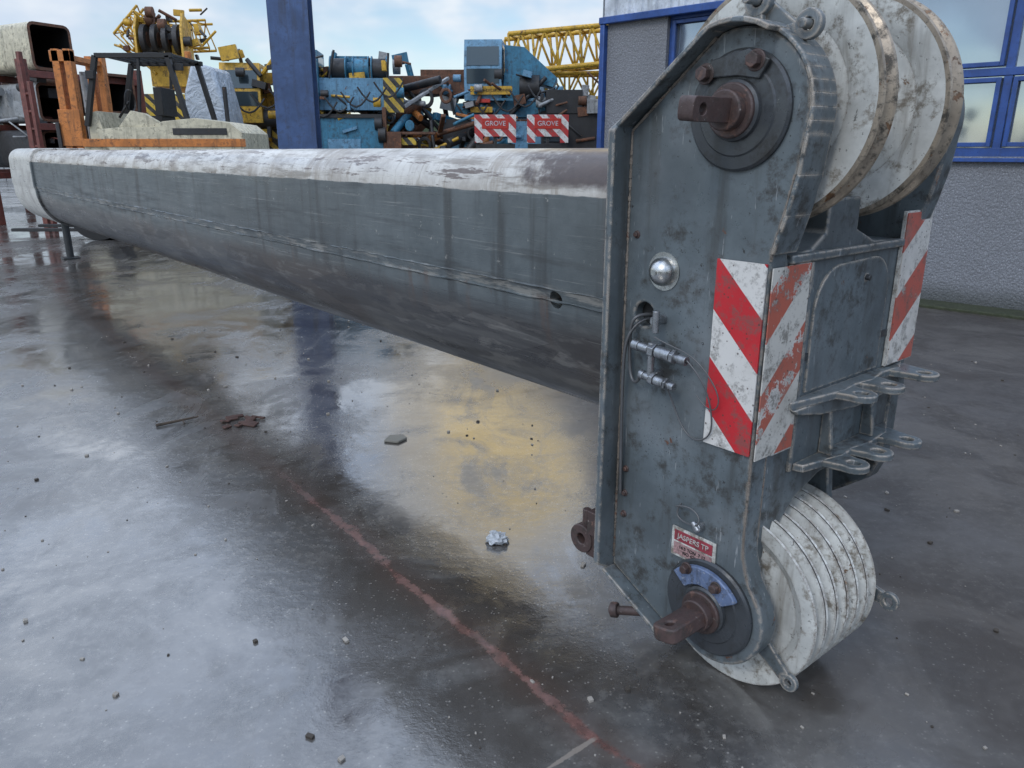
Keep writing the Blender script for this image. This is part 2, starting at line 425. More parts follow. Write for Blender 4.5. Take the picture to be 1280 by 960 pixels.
# ---- sheaves
SHEAVE_GROOVE=painted('worn_groove',(.30,.25,.19),.35,.9,.4,scale=2,metal=.3,rustcol=(.14,.08,.045))
def big_sheave(name,t,x=-1.125,z=1.608,R=.292,w=.06):
    h=w/2
    prof=[(.05,-h*1.1),(.085,-h*1.1),(.09,-h*.55),(.20,-h*.45),(.235,-h*.9),(R-.014,-h),(R-.003,-h),(R,-h*.85),(R-.003,-h*.70),(R-.03,-h*.25),(R-.034,0),(R-.03,h*.25),(R-.003,h*.70),(R,h*.85),(R-.003,h),(R-.014,h),(.235,h*.9),(.2,h*.45),(.09,h*.55),(.085,h*1.1),(.05,h*1.1)]
    mf=[0]*len(prof)
    for i in (5,6,7,8,9,10,11,12,13,14): mf[i]=1
    b=B(); b.lathe(prof,(x,t,z),'y',0,96,True,mf)
    for k in range(6):
        a=math.radians(60*k+20); b.cyl((x+.145*math.cos(a),t-h*.56,z+.145*math.sin(a)),(x+.145*math.cos(a),t-h*.30,z+.145*math.sin(a)),.018,1,16)
    return part(b,name,[WHITE,SHEAVE_GROOVE],smooth=25)
big_sheave('top_sheave_near',1.778,x=-1.135,w=.068)
big_sheave('top_sheave_far',2.10,w=.078)
b=B(); b.cyl((-1.125,1.69,1.60),(-1.125,2.37,1.60),.06,0,24); b.cyl((lx,1.69,lz),(lx,2.10,lz),.05,0,24)
b.cyl((-1.125,1.83,1.60),(-1.125,2.05,1.60),.085,0,28)
part(b,'axles',[DGREY])
b=B(); w=.056; R=.268
prof=[(.06,0),(.075,0),(.08,.012),(.20,.016),(.225,.002)]
mf=[0,0,0,0,0]
t=0
for i in range(6):
    prof+= [(R-.003,t+.001),(R,t+.006),(R-.026,t+.016),(R-.030,t+.027),(R-.026,t+.038),(R,t+.048),(R-.003,t+.0535),(R-.022,t+.0548)]
    mf+= [0,0,1,1,0,0,2,2]
    t+=w
prof+=[(.225,t),(.06,t)]; mf+=[0,0]
b.lathe(prof,(lx,1.712,lz),'y',0,96,True,mf)
part(b,'lower_sheave_stack',[WHITE,painted('groove_paint',(.30,.28,.24),.4,.9,.3,scale=2,dirt=(.05,.04,.03)),BLACK],smooth=25)

# ---- pins and bosses
def boss(x,z,R,name):
    b=B()
    b.lathe([(0.001,-.035),(.062,-.035),(.068,-.030),(.07,-.020),(.1,-.020),(.104,-.016),(R-.006,-.014),(R,-.008),(R,.01),(.001,.01)],(x,1.62,z),'y',0,64)
    return part(b,name,[DGREY],smooth=25)
boss(-1.12,1.59,.137,'upper_axle_boss'); boss(-1.088,.27,.142,'lower_axle_boss')
def pin(x,z,ang,name,L=.175,s=.030):
    b=B()
    b.cyl((x,1.60,z),(x,1.55,z),.046,0,32)
    b.cyl((x,1.59,z),(x,1.575,z),.062,0,32)
    part(b,name+'_collar',[RUST],.004)
    b=B(); y0,y1=1.555,1.62-L-.03
    pr=[(y0,-s),(y0,s)]+[(y1+s*.5+s*.5*math.cos(math.radians(a)),s*math.copysign(abs(math.sin(math.radians(a)))**.5,math.sin(math.radians(a)))) for a in range(90,271,20)]
    b.prism(pr,'yz',-.021,.021)
    R=Matrix.Rotation(math.radians(ang),3,'Y')
    b.v=[tuple(R@Vector((v[0],0,v[2]))+Vector((x,v[1],z))) for v in b.v]
    o=part(b,name+'_tongue',[RUST],.005)
    hcb=B(); hcb.cyl((-.1,y1+.036,0),(.1,y1+.036,0),.013,0,20)
    hcb.v=[tuple(R@Vector((v[0],0,v[2]))+Vector((x,v[1],z))) for v in hcb.v]
    cut(o,[part(hcb,'c',[RUST])])
pin(-1.12,1.59,5,'upper_pin',s=.027); pin(-1.088,.265,78,'lower_pin',s=.038)
b=B()
def hexb(b,x,z,y,r,h,m=0): b.cyl((x,y,z),(x,y-h,z),r,m,6); b.cyl((x,y+.002,z),(x,y-.004,z),r*1.35,m,20)
hexb(b,-1.205,1.675,1.592,.018,.022); hexb(b,-1.07,1.695,1.592,.018,.022)
hexb(b,-1.15,.375,1.588,.013,.02,0); hexb(b,-1.05,.36,1.588,.013,.02,0)
for z in (.45,.52,.60,1.3): hexb(b,-1.42,z-.02,1.62,.008,.01)
part(b,'bolts',[RUST],.002)
b=B(); kp=arc(-1.095,.262,.132,35,140,12)+arc(-1.095,.262,.078,140,35,8)
b.prism(kp,'xz',1.588,1.604); part(b,'keeper_plate',[BLUEP],.003)
b=B(); b.prism([(-1.225,1.665),(-1.19,1.705),(-1.09,1.722),(-1.035,1.695),(-1.06,1.655),(-1.12,1.665)],'xz',1.590,1.602); part(b,'upper_keeper_plate',[DGREY],.003)
b=B(); b.lathe([(.001,-.043)]+[(.040*math.sin(math.radians(a)),-.003-.040*math.cos(math.radians(a))) for a in range(10,91,10)]+[(.052,-.003),(.052,.004),(.001,.004)],(-1.318,1.62,1.19),'y',0,40)
b.cyl((-1.318,1.577,1.19),(-1.318,1.574,1.19),.009,0,6)
part(b,'steel_dome',[CHROME],smooth=30)
# ---- chevron plates
b=B(); b.rng(-1.146,-1.0045,1.612,1.6165,.752,1.243); part(b,'chevron_plate_side',[SIGN_A])
b=B(); b.rng(-.993,-.9895,1.618,1.787,.742,1.234); part(b,'chevron_plate_front',[SIGN_B])
b=B(); b.rng(-.993,-.9895,2.29,2.452,.88,1.33); part(b,'chevron_plate_far',[SIGN_C])
b=B(); b.rng(-1.0,-.9935,1.70,1.792,.735,1.235); b.rng(-1.002,-.9935,2.285,2.455,.875,1.335);part(b,'chevron_backing',[WHITE])
b=B(); b.rng(-1.228,-1.078,1.614,1.6175,.38,.47,0); b.rng(-1.218,-1.088,1.6115,1.6135,.43,.462,1); b.rng(-1.218,-1.088,1.6115,1.6135,.388,.424,2)
part(b,'nameplate',[WHITE,painted('nameplate_red',(.30,.04,.055),.4,.7,0,scale=6,chips=.3),painted('nameplate_pink',(.36,.22,.21),.4,.8,.1,scale=9)])
def text(name,body,size,M,mat,parent,ext=.001):
    c=bpy.data.curves.new(name,'FONT'); c.body=body; c.size=size; c.extrude=ext; c.align_x='CENTER'; c.align_y='CENTER'
    c.materials.append(mat); o=bpy.data.objects.new(name,c); S.collection.objects.link(o)
    o.parent=parent; o.matrix_local=M; return o
RX=Matrix.Rotation(math.radians(90),4,'X')
text('nameplate_text','JASPERS TP',.022,Matrix.Translation((-1.153+OFF[0],1.611+OFF[1],.446))@RX,WHITE,boom)
text('nameplate_small_text','16.5 TON  7 12\nNO 421 88',.014,Matrix.Translation((-1.153+OFF[0],1.611+OFF[1],.406))@RX,BLACK,boom)
# ---- couplings and cables
b=B()
def coupling(x0,x1,z,y,r,dz=0):
    L=x1-x0
    b.cyl((x0,y,z),(x1,y,z+dz),r*.6,0,14)
    for f0,f1,k in ((.0,.12,.9),(.12,.30,.75),(.34,.44,1.25),(.46,.72,1.0),(.74,.80,1.2),(.86,1.,.8)):
        b.cyl((x0+L*f0,y,z+dz*f0),(x0+L*f1,y,z+dz*f1),r*k,0,6 if k>1.1 else 16)
coupling(-1.375,-1.19,.985,1.575,.017,-.012); coupling(-1.345,-1.225,.905,1.575,.015,-.012)
b.cyl((-1.31,1.62,1.06),(-1.31,1.575,1.06),.014,0,6); b.cyl((-1.30,1.575,1.03),(-1.30,1.575,1.09),.010,0,12)
b.cyl((-1.31,1.575,.89),(-1.31,1.575,1.0),.010,0,10)
b.rng(-1.335,-1.30,1.59,1.62,.965,.995); b.rng(-1.335,-1.30,1.59,1.62,.885,.915)
b.cyl((-1.15,1.60,.515),(-1.13,1.60,.495),.009,0,12); b.cyl((-1.135,1.62,.503),(-1.135,1.595,.503),.014,0,12)
part(b,'hydraulic_couplings',[STEEL],.0015)
def W(name,pts,r=.003,m=CABLE): wire(name,[(x,y,z) for x,y,z in pts],r,m,boom,OFF)
W('cable_1',[(-1.37,1.64,1.06),(-1.385,1.58,1.07),(-1.405,1.59,1.02),(-1.41,1.60,.93),(-1.40,1.60,.86),(-1.36,1.585,.87),(-1.345,1.575,.905)],.005)
W('cable_2',[(-1.375,1.64,1.05),(-1.40,1.57,1.04),(-1.425,1.59,.9),(-1.43,1.60,.75),(-1.425,1.60,.6),(-1.43,1.61,.5)],.005)
W('lanyard_1',[(-1.19,1.575,.975),(-1.13,1.58,.93),(-1.11,1.60,.83),(-1.12,1.605,.77),(-1.17,1.605,.745),(-1.22,1.61,.77),(-1.25,1.61,.83),(-1.27,1.60,.88)],.0024)
W('lanyard_2',[(-1.3,1.57,1.02),(-1.25,1.58,1.0),(-1.18,1.58,1.0),(-1.1,1.59,.92),(-1.09,1.60,.86),(-1.13,1.6,.84),(-1.17,1.6,.88)],.0018)
W('lanyard_3',[(-1.2,1.61,.55),(-1.215,1.60,.52),(-1.19,1.60,.50),(-1.15,1.60,.505),(-1.13,1.59,.51),(-1.12,1.6,.54),(-1.17,1.6,.56),(-1.21,1.6,.54)],.0025)
# ---- small lugs
def link(b,p0,p1,t,r=.026,th=.014,m=0):
    d=Vector((p1[0]-p0[0],0,p1[1]-p0[1])); d.normalize(); nn=Vector((-d.z,0,d.x))
    P=Vector((p0[0],0,p0[1])); Q=Vector((p1[0],0,p1[1]))-d*(r*.72)
    pl=[P+nn*r*1.25,Q+nn*r*.7,Q-nn*r*.7,P-nn*r*1.25]
    b.prism([(q.x,q.z) for q in pl],'xz',t-th/2,t+th/2,m)
    b.lathe(ring_prof(r,r*.42,th*1.1),(p1[0],t,p1[1]),'y',m,24)
b=B(); link(b,(-.985,.20),(-.868,.108),1.70,.026)
link(b,(-.96,.27),(-.79,.245),2.078,.028)
part(b,'retainer_lugs',[GREY],.002)
b=B()
link(b,(-1.14,1.75),(-1.118,1.828),1.655,.034,.018); link(b,(-1.04,1.73),(-.985,1.765),1.655,.032,.018)
link(b,(-1.03,1.74),(-1.118,1.828),1.675,.024,.018)
b.cyl((-1.118,1.60,1.828),(-1.118,1.70,1.828),.011,0,12)
b.cyl((-.985,1.62,1.765),(-.985,1.69,1.765),.011,0,12)
part(b,'rope_guard',[GREY],.002)
b=B(); b.lathe(ring_prof(.048,.018,.05),(-1.56,1.60,.30),'y',0,28); b.rng(-1.54,-1.475,1.58,1.62,.25,.34)
b.rng(-1.52,-1.478,1.56,1.66,.34,.42); b.cyl((-1.53,1.57,.42),(-1.53,1.57,.37),.014,0,8)
b.cyl((-1.30,1.60,.150),(-1.40,1.55,.128),.014,0,12); b.cyl((-1.375,1.562,.134),(-1.395,1.552,.130),.024,0,12)
part(b,'stop_lug',[RUST],.003)

# ------------------------------------------------------------------ ground
def ground_mat():
    m,n,p=newmat('wet_concrete_yard'); v=n.coord()
    big=n.noise(v,.45,4,.6,.4); mid=n.noise(v,1.7,5,.68,.5); fine=n.noise(v,22,5,.78)
    x,y,_=n.sep(v)[0:3]
    side=n.step(n.plus(n.plus(x,n.mul(y,.30)),n.mul(mid,1.2)),1.6,2.7)
    base=n.mix(n.step(mid,.35,.68),(.045,.042,.039),(.120,.112,.102))
    base=n.mix(n.mul(n.step(fine,.45,.68),.6),base,(.16,.15,.135))
    stain=n.noise(n.mapping(v,(1,1,1),(9,4,0)),.9,5,.7,1.)
    base=n.mix(n.mul(n.step(stain,.50,.62),.75),base,(.040,.032,.025))
    agg=n.voro(v,55)
    base=n.mix(n.mul(n.step(agg,.1,.24,1.,0.),n.step(fine,.42,.6)),base,(.22,.205,.18))
    base=n.mix(n.mul(side,.55),base,(.060,.051,.045))
    tr=n.noise(n.mapping(v,(1,1,1),(4,2,0)),.9,5,.66,1.6)
    base=n.mix(n.mul(n.mul(n.step(tr,.50,.60),side),.35),base,(.13,.117,.104))
    wetv=n.plus(n.mul(big,.55),n.mul(mid,.45))
    fil=n.noise(n.mapping(v,(1,.45,1),(3,3,0),(0,0,math.radians(35))),2.4,5,.7,1.2)
    nzz=n.noise(v,9,5,.76)
    d1=n.math('ABSOLUTE',n.plus(n.plus(n.dot(v,(.7867,.6174,0.)),-1.207),n.mul(n.math('SUBTRACT',n.noise(v,1.6,2,.5),.5),.10)))
    wob=n.mul(n.math('SUBTRACT',nzz,.5),.09)
    al=n.dot(v,(.6174,-.7867,0.))
    dd=n.plus(d1,wob)
    lm=n.mul(n.step(dd,.006,.026,1.,0.),n.step(al,-3.6,-2.6))
    lm=n.mul(lm,n.step(n.noise(v,5,5,.75),.34,.48))
    base=n.mix(n.mul(lm,.9),base,n.mix(n.step(fine,.35,.65),(.075,.022,.016),(.23,.095,.075)))
    base=n.mix(n.mul(n.step(dd,.02,.12,1.,0.),.3),base,(.08,.045,.032))
    d2=n.math('ABSOLUTE',n.plus(al,1.17))
    l2=n.mul(n.step(n.plus(d2,n.mul(wob,.25)),.004,.008,1.,0.),n.step(n.dot(v,(.7867,.6174,0.)),1.19,1.21,1.,0.))
    base=n.mix(n.mul(l2,.8),base,(.26,.22,.18))
    n.link(base,p.inputs['Base Color'])
    r=n.step(wetv,.44,.56,.25,.05)
    r=n.plus(r,n.mul(n.step(fil,.48,.62),.12))
    r=n.plus(r,n.mul(side,.30))
    r=n.plus(r,n.mul(lm,.2))
    n.link(r,p.inputs['Roughness'])
    n.link(n.step(side,0.,1.,2.25,1.4),p.inputs['IOR'])
    h=n.plus(n.mul(fine,n.step(wetv,.42,.58,1.,.15)),n.mul(mid,1.6))
    n.link(n.bump(h,.28,.006),p.inputs['Normal'])
    return m
me=bpy.data.meshes.new('ground'); g=220
me.from_pydata([(-g,-g,0),(g,-g,0),(g,g,0),(-g,g,0)],[],[(0,1,2,3)]); me.materials.append(ground_mat())
S.collection.objects.link(bpy.data.objects.new('ground',me))
b=B()
PEB=flat('pebble',(.30,.27,.23),.7); PEB2=flat('dark_grit',(.05,.04,.03),.7)
for i in range(620):
    X=random.uniform(-3.5,3.5); Y=random.uniform(1.2,7)
    r=random.choice([.002,.002,.003,.003,.004,.005,.008]); q=Matrix.Rotation(random.random()*6,3,'Z')@Matrix.Rotation(random.uniform(-.4,.4),3,'X')
    b.box((X,Y,r*.5),(r*random.uniform(1.5,3),r*1.6,r*1.2),random.choice([0,0,1]),q)
b.obj('gravel',[PEB,PEB2],None,.001)
b=B()
b.cyl((-2.02,4.05,.012),(-1.83,4.18,.02),.010,0,7,.005); b.cyl((-1.9,4.13,.012),(-1.87,4.08,.015),.005,0,6,.003); b.obj('fallen_twig',[TIMB])
b=B()
for i in range(14):
    X=-1.58+random.uniform(-.10,.10); Y=4.13+random.uniform(-.12,.12); q=Matrix.Rotation(random.random()*6,3,'Z')@Matrix.Rotation(random.uniform(-.3,.3),3,'X')
    b.box((X,Y,.010),(random.uniform(.03,.10),random.uniform(.015,.035),.010),0,q)
b.obj('bark_debris',[painted('bark',(.075,.035,.025),.7,.5,0,scale=3)],None,.003)
b=B(); b.prism([(-.69,3.82),(-.61,3.80),(-.57,3.86),(-.60,3.91),(-.67,3.90)],'xy',.0,.014); b.obj('concrete_chip',[flat('chip',(.2,.19,.16),.7)],None,.004)
bm=bmesh.new(); bmesh.ops.create_icosphere(bm,subdivisions=3,radius=.05)
for v_ in bm.verts:
    k=1+random.uniform(-.28,.22); v_.co=Vector((v_.co.x*k*1.0,v_.co.y*k*.9,max(-.01,v_.co.z*k*.7)))
me=bpy.data.meshes.new('plastic_scrap'); bm.to_mesh(me); bm.free()
m,nn_,p=newmat('clear_plastic'); p.inputs['Base Color'].default_value=(.6,.63,.65,1); p.inputs['Roughness'].default_value=.12; p.inputs['Transmission Weight'].default_value=.35
me.materials.append(m); o=bpy.data.objects.new('crumpled_plastic',me); o.location=(-.06,2.73,.012); o.scale=(.85,.85,.85); S.collection.objects.link(o)

# ------------------------------------------------------------------ workshop building
def wall_mat():
    m,n,p=newmat('pebbledash_render'); v=n.coord()
    a=n.voro(v,42); b2=n.noise(v,90,4,.74); c=n.noise(v,.9,5,.6)
    col=n.mix(n.step(b2,.35,.65),(.12,.125,.135),(.38,.39,.41))
    col=n.mix(n.mul(n.step(a,.15,.45),.5),col,(.155,.16,.17))
    col=n.mix(n.mul(n.step(c,.4,.75),.35),col,(.13,.13,.135))
    z=n.sep(v)[2]
    col=n.mix(n.mul(n.step(n.plus(z,n.mul(c,.3)),.18,.42,1.,0.),.65),col,(.035,.04,.03))
    n.link(col,p.inputs['Base Color']); p.inputs['Roughness'].default_value=.85
    n.link(n.bump(n.plus(a,b2),.7,.012),p.inputs['Normal']); return m
WALL=wall_mat()
CLAD=painted('white_cladding',(.55,.59,.63),.4,.3,.0,drip=.3)
BLUEF=painted('blue_frame_paint',(.022,.070,.25),.35,.3,.0,drip=.2,bump=.05)
m,n,p=newmat('window_glass'); GLASS=m
v=n.coord(); n.link(n.mix(n.noise(v,1.3,4),(.25,.32,.39),(.42,.49,.56)),p.inputs['Base Color']); p.inputs['Metallic'].default_value=.75
p.inputs['Roughness'].default_value=.05; n.link(n.bump(n.noise(v,1.1,2),.12,.05),p.inputs['Normal'])
bld=empty('workshop_building',(1.235,10.68,0),math.atan2(-.683,.73))
L=16.; D=14.; H=6.6
b=B()
b.rng(0,.888,0,.30,0,3.15); b.rng(.888,L,0,.30,0,1.45); b.rng(7.05,L,0,.3,1.45,3.15)
b.rng(0,.3,.30,D,0,3.15); b.rng(.888,7.05,0,.3,3.08,3.15)
b.obj('walls',[WALL],bld)
b=B(); b.rng(.3,L,D-.3,D,0,3.15); b.rng(L-.3,L,.3,D-.3,0,3.15); b.rng(.3,L-.3,.3,D-.3,H-.2,H-.1); b.obj('rear_walls',[WALL],bld)
b=B(); pts=[]; x=-.04
while x<L:
    pts+=[(x,-.03),(x+.10,-.03),(x+.12,-.06),(x+.18,-.06),(x+.20,-.03)]; x+=.20
vs=[(a,c,z) for z in (3.12,H) for (a,c) in pts]; k=len(pts)
b.add(vs,[(i,i+1,k+i+1,k+i) for i in range(k-1)])
vs=[(c-.03+.0,a,z) for z in (3.12,H) for (a,c) in pts if a<D]; k=len(vs)//2
b.add(vs,[(i,i+1,k+i+1,k+i) for i in range(k-1)])
b.obj('corrugated_cladding',[CLAD],bld,smooth=20)
b=B(); b.rng(-.10,L,-.10,D,H,H+.12,0); b.rng(-.09,L,-.085,-.025,3.05,3.135,0); b.rng(-.075,-.005,-.075,.06,0.0,3.05,0)
b.obj('roof_and_trim',[BLUEF],bld,.01)
b=B()
xs_=[.89+1.23*i for i in range(6)]
for x in xs_: b.rng(x-.035+.035*(x<1),x+.035+.035*(x<1),.06,.16,1.47,3.06)
for z,h in ((1.485,.045),(2.21,.035),(3.05,.03)): b.rng(.9,7.04,.052,.168,z-h,z+h)
b.rng(.85,7.08,-.06,.10,1.40,1.437)
for i in range(5):
    x0,x1=xs_[i]+.05,xs_[i+1]-.05
    for z0,z1 in ((1.54,2.16),(2.26,3.01)):
        if (i%2==0) or z0<2:
            b.rng(x0,x0+.04,.035,.06,z0,z1); b.rng(x1-.04,x1,.035,.06,z0,z1); b.rng(x0+.04,x1-.04,.035,.06,z0,z0+.04); b.rng(x0+.04,x1-.04,.035,.06,z1-.04,z1)
b.obj('window_frames',[BLUEF],bld,.004)
b=B(); b.rng(.9,7.04,.10,.115,1.46,3.08); b.obj('window_glass',[GLASS],bld)
b=B(); b.rng(-.1,L,-.35,-.002,-.02,.03)
b.obj('mossy_plinth',[painted('moss_kerb',(.04,.045,.022),.8,.7,.0,scale=2,dirt=(.02,.03,.01))],bld,.01)

# ------------------------------------------------------------------ blue steel column
BLUEC=painted('blue_column_paint',(.045,.085,.19),.4,.4,.06,drip=.5)
b=B()
b.rng(-.21,.21,-.2,-.175,.02,6.5); b.rng(-.21,.21,.175,.2,.02,6.5); b.rng(-.012,.012,-.175,.175,.02,6.5)
b.rng(-.3,.3,-.28,.28,0,.02); 
for sx in (-.25,.25):
    for sy in (-.23,.23): b.cyl((sx,sy,.02),(sx,sy,.06),.02,0,6)
b.obj('steel_column',[BLUEC],None,.003,loc=(-2.39,9.0,0),rotz=math.radians(6))

# ------------------------------------------------------------------ yard machines
YEL=painted('crane_yellow',(.58,.34,.03),.45,.7,.30,scale=.8)
TEAL=painted('crane_teal',(.035,.17,.27),.45,.6,.22,scale=.8)
LBLUE=painted('crane_lightblue',(.12,.27,.40),.45,.6,.2,scale=.8)
CREAM=painted('forklift_cream',(.55,.50,.36),.45,.6,.25,scale=1.2)
ORANGE=painted('forklift_orange',(.50,.17,.035),.45,.6,.3,scale=1.2)
RED=painted('rack_red',(.16,.045,.032),.5,.6,.4,scale=1)
BROWN=painted('scrap_rust',(.12,.055,.03),.7,.6,.6,scale=1,rustcol=(.17,.07,.035))
DARK=painted('machine_black',(.025,.025,.026),.5,.5,.25,scale=1)
LGREY=painted('machine_grey',(.3,.31,.31),.5,.6,.2,scale=1)
HAZ=striped('hazard_yellow_black',(.02,.02,.02),(.62,.42,.04),(1,0,1),.28,.5)
CHV=striped('chevron_red_white',(.50,.03,.03),(.7,.68,.65),(1,0,1),.3,.5)
m,n,p=newmat('cab_glass'); CG=m; p.inputs['Base Color'].default_value=(.05,.07,.08,1); p.inputs['Roughness'].default_value=.08; p.inputs['Metallic'].default_value=.4
LAMP=flat('red_lamp',(.45,.03,.02),.3)
MM=[YEL,TEAL,LBLUE,DARK,BROWN,LGREY,HAZ,CHV,CG,BLACK,LAMP,CREAM,ORANGE,RED]
Y_,T_,LB_,D_,BR_,G_,HZ_,CV_,GL_,BK_,RL_,CR_,OR_,RD_=range(14)

def lattice(b,p0,p1,w,h,bays,r,m,rb=None):
    p0,p1=Vector(p0),Vector(p1); d=(p1-p0); q=d.to_track_quat('X','Z').to_matrix(); rb=rb or r*.55
    c=lambda f,a,bb: p0+d*f+q@Vector((0,a*w/2,bb*h/2))
    for a,bb in ((-1,-1),(1,-1),(1,1),(-1,1)): b.cyl(c(0,a,bb),c(1,a,bb),r,m,8)
    for i in range(bays):
        f0,f1=i/bays,(i+1)/bays; fm=(f0+f1)/2
        for (A,Bq) in (((-1,-1),(-1,1)),((1,-1),(1,1)),((-1,1),(1,1)),((-1,-1),(1,-1))):
            b.cyl(c(f0,*A),c(fm,*Bq),rb,m,6); b.cyl(c(fm,*Bq),c(f1,*A),rb,m,6)
        b.cyl(c(f0,-1,-1),c(f0,1,-1),rb,m,6); b.cyl(c(f0,-1,1),c(f0,-1,-1),rb,m,6); b.cyl(c(f0,1,1),c(f0,1,-1),rb,m,6)
def wheel(b,x,y,r=.55,w=.38):
    b.cyl((x-w/2,y,r),(x+w/2,y,r),r,BK_,28); b.cyl((x-w/2-.01,y,r),(x+w/2+.01,y,r),r*.5,G_,20)
def clutter(b,x0,x1,y0,y1,z0,z1,n,mats):
    for i in range(n):
        x=random.uniform(x0,x1); y=random.uniform(y0,y1); z=random.uniform(z0,z1); mm=random.choice(mats); k=random.random()
        if k<.35: b.box((x,y,z),(random.uniform(.06,.4),random.uniform(.06,.3),random.uniform(.05,.3)),mm,Matrix.Rotation(random.uniform(-.3,.3),3,'Y'))
        elif k<.75:
            d=Vector((random.uniform(-.5,.5),random.uniform(-.3,.3),random.uniform(-.35,.35))); b.cyl((x,y,z),Vector((x,y,z))+d,random.uniform(.015,.05),mm,8)
        else: b.cyl((x-.08,y,z),(x+.1,y,z),random.uniform(.06,.17),mm,14)
def hose(b,x0,x1,y,z,sag,m=D_):
    P=[Vector((x0+(x1-x0)*i/6,y,z-sag*math.sin(math.pi*i/6))) for i in range(7)]
    for a,c in zip(P[:-1],P[1:]): b.cyl(a,c,.022,m,6)
def carrier(b,col,w=2.55,l=9,zt=1.35,stripe=HZ_):
    b.rng(-w/2+.35,w/2-.35,0,l,.8,zt-.1,D_); b.rng(-w/2,w/2,.1,l,zt-.1,zt,col)
    b.rng(-w/2,w/2,-.25,.1,.65,zt+.15,col); b.rng(-w/2+.02,w/2-.02,-.262,-.254,.75,zt,stripe)
    for y in (1.4,2.8,6,7.4):
        for x in (-w/2+.2,w/2-.2): wheel(b,x,y)
    for x in (-w/2+.1,w/2-.1): b.cyl((x,-.1,.08),(x,-.1,1.0),.09,G_,14); b.cyl((x,-.1,.0),(x,-.1,.06),.25,D_,20)
def cab(b,x,y,z,w,d,h,col):
    pr=[(y,z),(y+d,z),(y+d,z+h),(y+.12*d,z+h),(y,z+h*.55)]
    b.prism(pr,'yz',x,x+w,col)
    b.add([(x+.06,y-.01+.0,z+h*.55+.03),(x+w-.06,y-.01,z+h*.55+.03),(x+w-.06,y+.12*d-.012,z+h-.06),(x+.06,y+.12*d-.012,z+h-.06)],[(0,1,2,3)],GL_)
    b.rng(x+.06,x+w-.06,y-.012,y-.003,z+h*.28,z+h*.52,GL_)
    for xx in (x-.008,x+w+.002): b.rng(xx,xx+.006,y+.2*d,y+d-.1,z+h*.45,z+h-.1,GL_)
def place(b,name,u,Y,rot=0.,sc=None):
    X=(u-640)/950*Y/1.06
    return b.obj(name,MM,None,.012,loc=(X,Y,0),rotz=rot,smooth=40,segs=1,sc=sc)

# forklift truck (mast left, counterweight right)
b=B()
for x in (-1.22,-1.05): 
    for y in (-.45,.45): b.rng(x-.05,x+.05,y-.07,y+.07,.15,2.88,OR_)
b.rng(-1.30,-1.0,-.52,-.40,2.7,2.86,OR_); b.rng(-1.25,-1.02,-.40,.5,2.72,2.8,OR_)
b.rng(-1.34,-1.29,-.6,.6,.35,.45,D_); b.rng(-1.34,-1.29,-.6,.6,1.1,1.2,D_)
b.rng(-1.30,-.98,-.54,-.42,1.45,2.0,OR_)
for y in (-.55,-.2,.2,.55): b.rng(-1.34,-1.29,y-.03,y+.03,.45,1.8,D_)
for y in (-.35,.35): b.rng(-2.4,-1.34,y-.06,y+.06,.1,.15,D_)
b.cyl((-1.12,0,.3),(-1.12,0,2.6),.05,G_,12)
b.rng(-.95,1.35,-.6,.6,.45,1.5,CR_)
cw=[(-.70,1.5),(-.72,1.70),(-.3,1.74),(.2,1.74),(.25,1.82),(.75,1.87),(1.25,1.80),(1.42,1.65),(1.45,.5),(1.0,.45),(.35,.6)]
b.prism(cw,'xz',-.62,.62,CR_)
b.rng(-.95,1.46,-.635,-.625,1.44,1.56,OR_); b.rng(.4,1.2,-.632,-.622,1.62,1.72,D_)
b.prism([(-.9,1.2),(-.88,1.95),(-.74,1.98),(-.6,1.2)],'xz',-.5,.5,CR_)
b.rng(-.35,.1,-.25,.25,1.75,1.92,BK_); b.rng(.02,.14,-.25,.25,1.92,2.35,BK_)
b.cyl((-.66,0,1.9),(-.48,0,2.15),.02,BK_,8); b.lathe([(.16,-.015),(.18,0),(.16,.015)],(-.46,0,2.16),'x',BK_,24)
for y in (-.55,.55):
    b.beam((-.88,y,1.75),(-.62,y,2.78),.07,.07,BK_); b.beam((.62,y,1.80),(.42,y,2.78),.07,.07,BK_); b.beam((-.62,y,2.78),(.5,y,2.78),.07,.07,BK_)
    b.beam((-.15,y,1.3),(.0,y,2.75),.04,.04,BK_)
for i in range(9): b.beam((-.6+.13*i,-.55,2.80),(-.6+.13*i,.55,2.80),.03,.04,BK_)
b.cyl((.35,.4,2.82),(.35,.4,2.95),.05,OR_,12); b.cyl((.9,.3,1.8),(.9,.3,2.4),.035,D_,10)
b.box((.55,-.5,2.62),(.12,.06,.1),BK_); b.box((-.7,-.6,2.5),(.12,.06,.12),BK_)
b.prism([(-.4,1.74),(-.2,1.98),(.0,1.94),(.3,1.74)],'xz',-.59,-.5,CR_)
for x,y in [(-.85,-.62),(-.85,.62)]: b.cyl((x,y-.16,.42),(x,y+.16,.42),.42,BK_,28); b.cyl((x,y-.17,.42),(x,y+.17,.42),.2,CR_,20)
for x,y in ((1.0,-.55),(1.0,.55)): b.cyl((x,y-.13,.32),(x,y+.13,.32),.32,BK_,28)
place(b,'forklift_truck',202,14.4,0,(1.16,1.16,1.09))

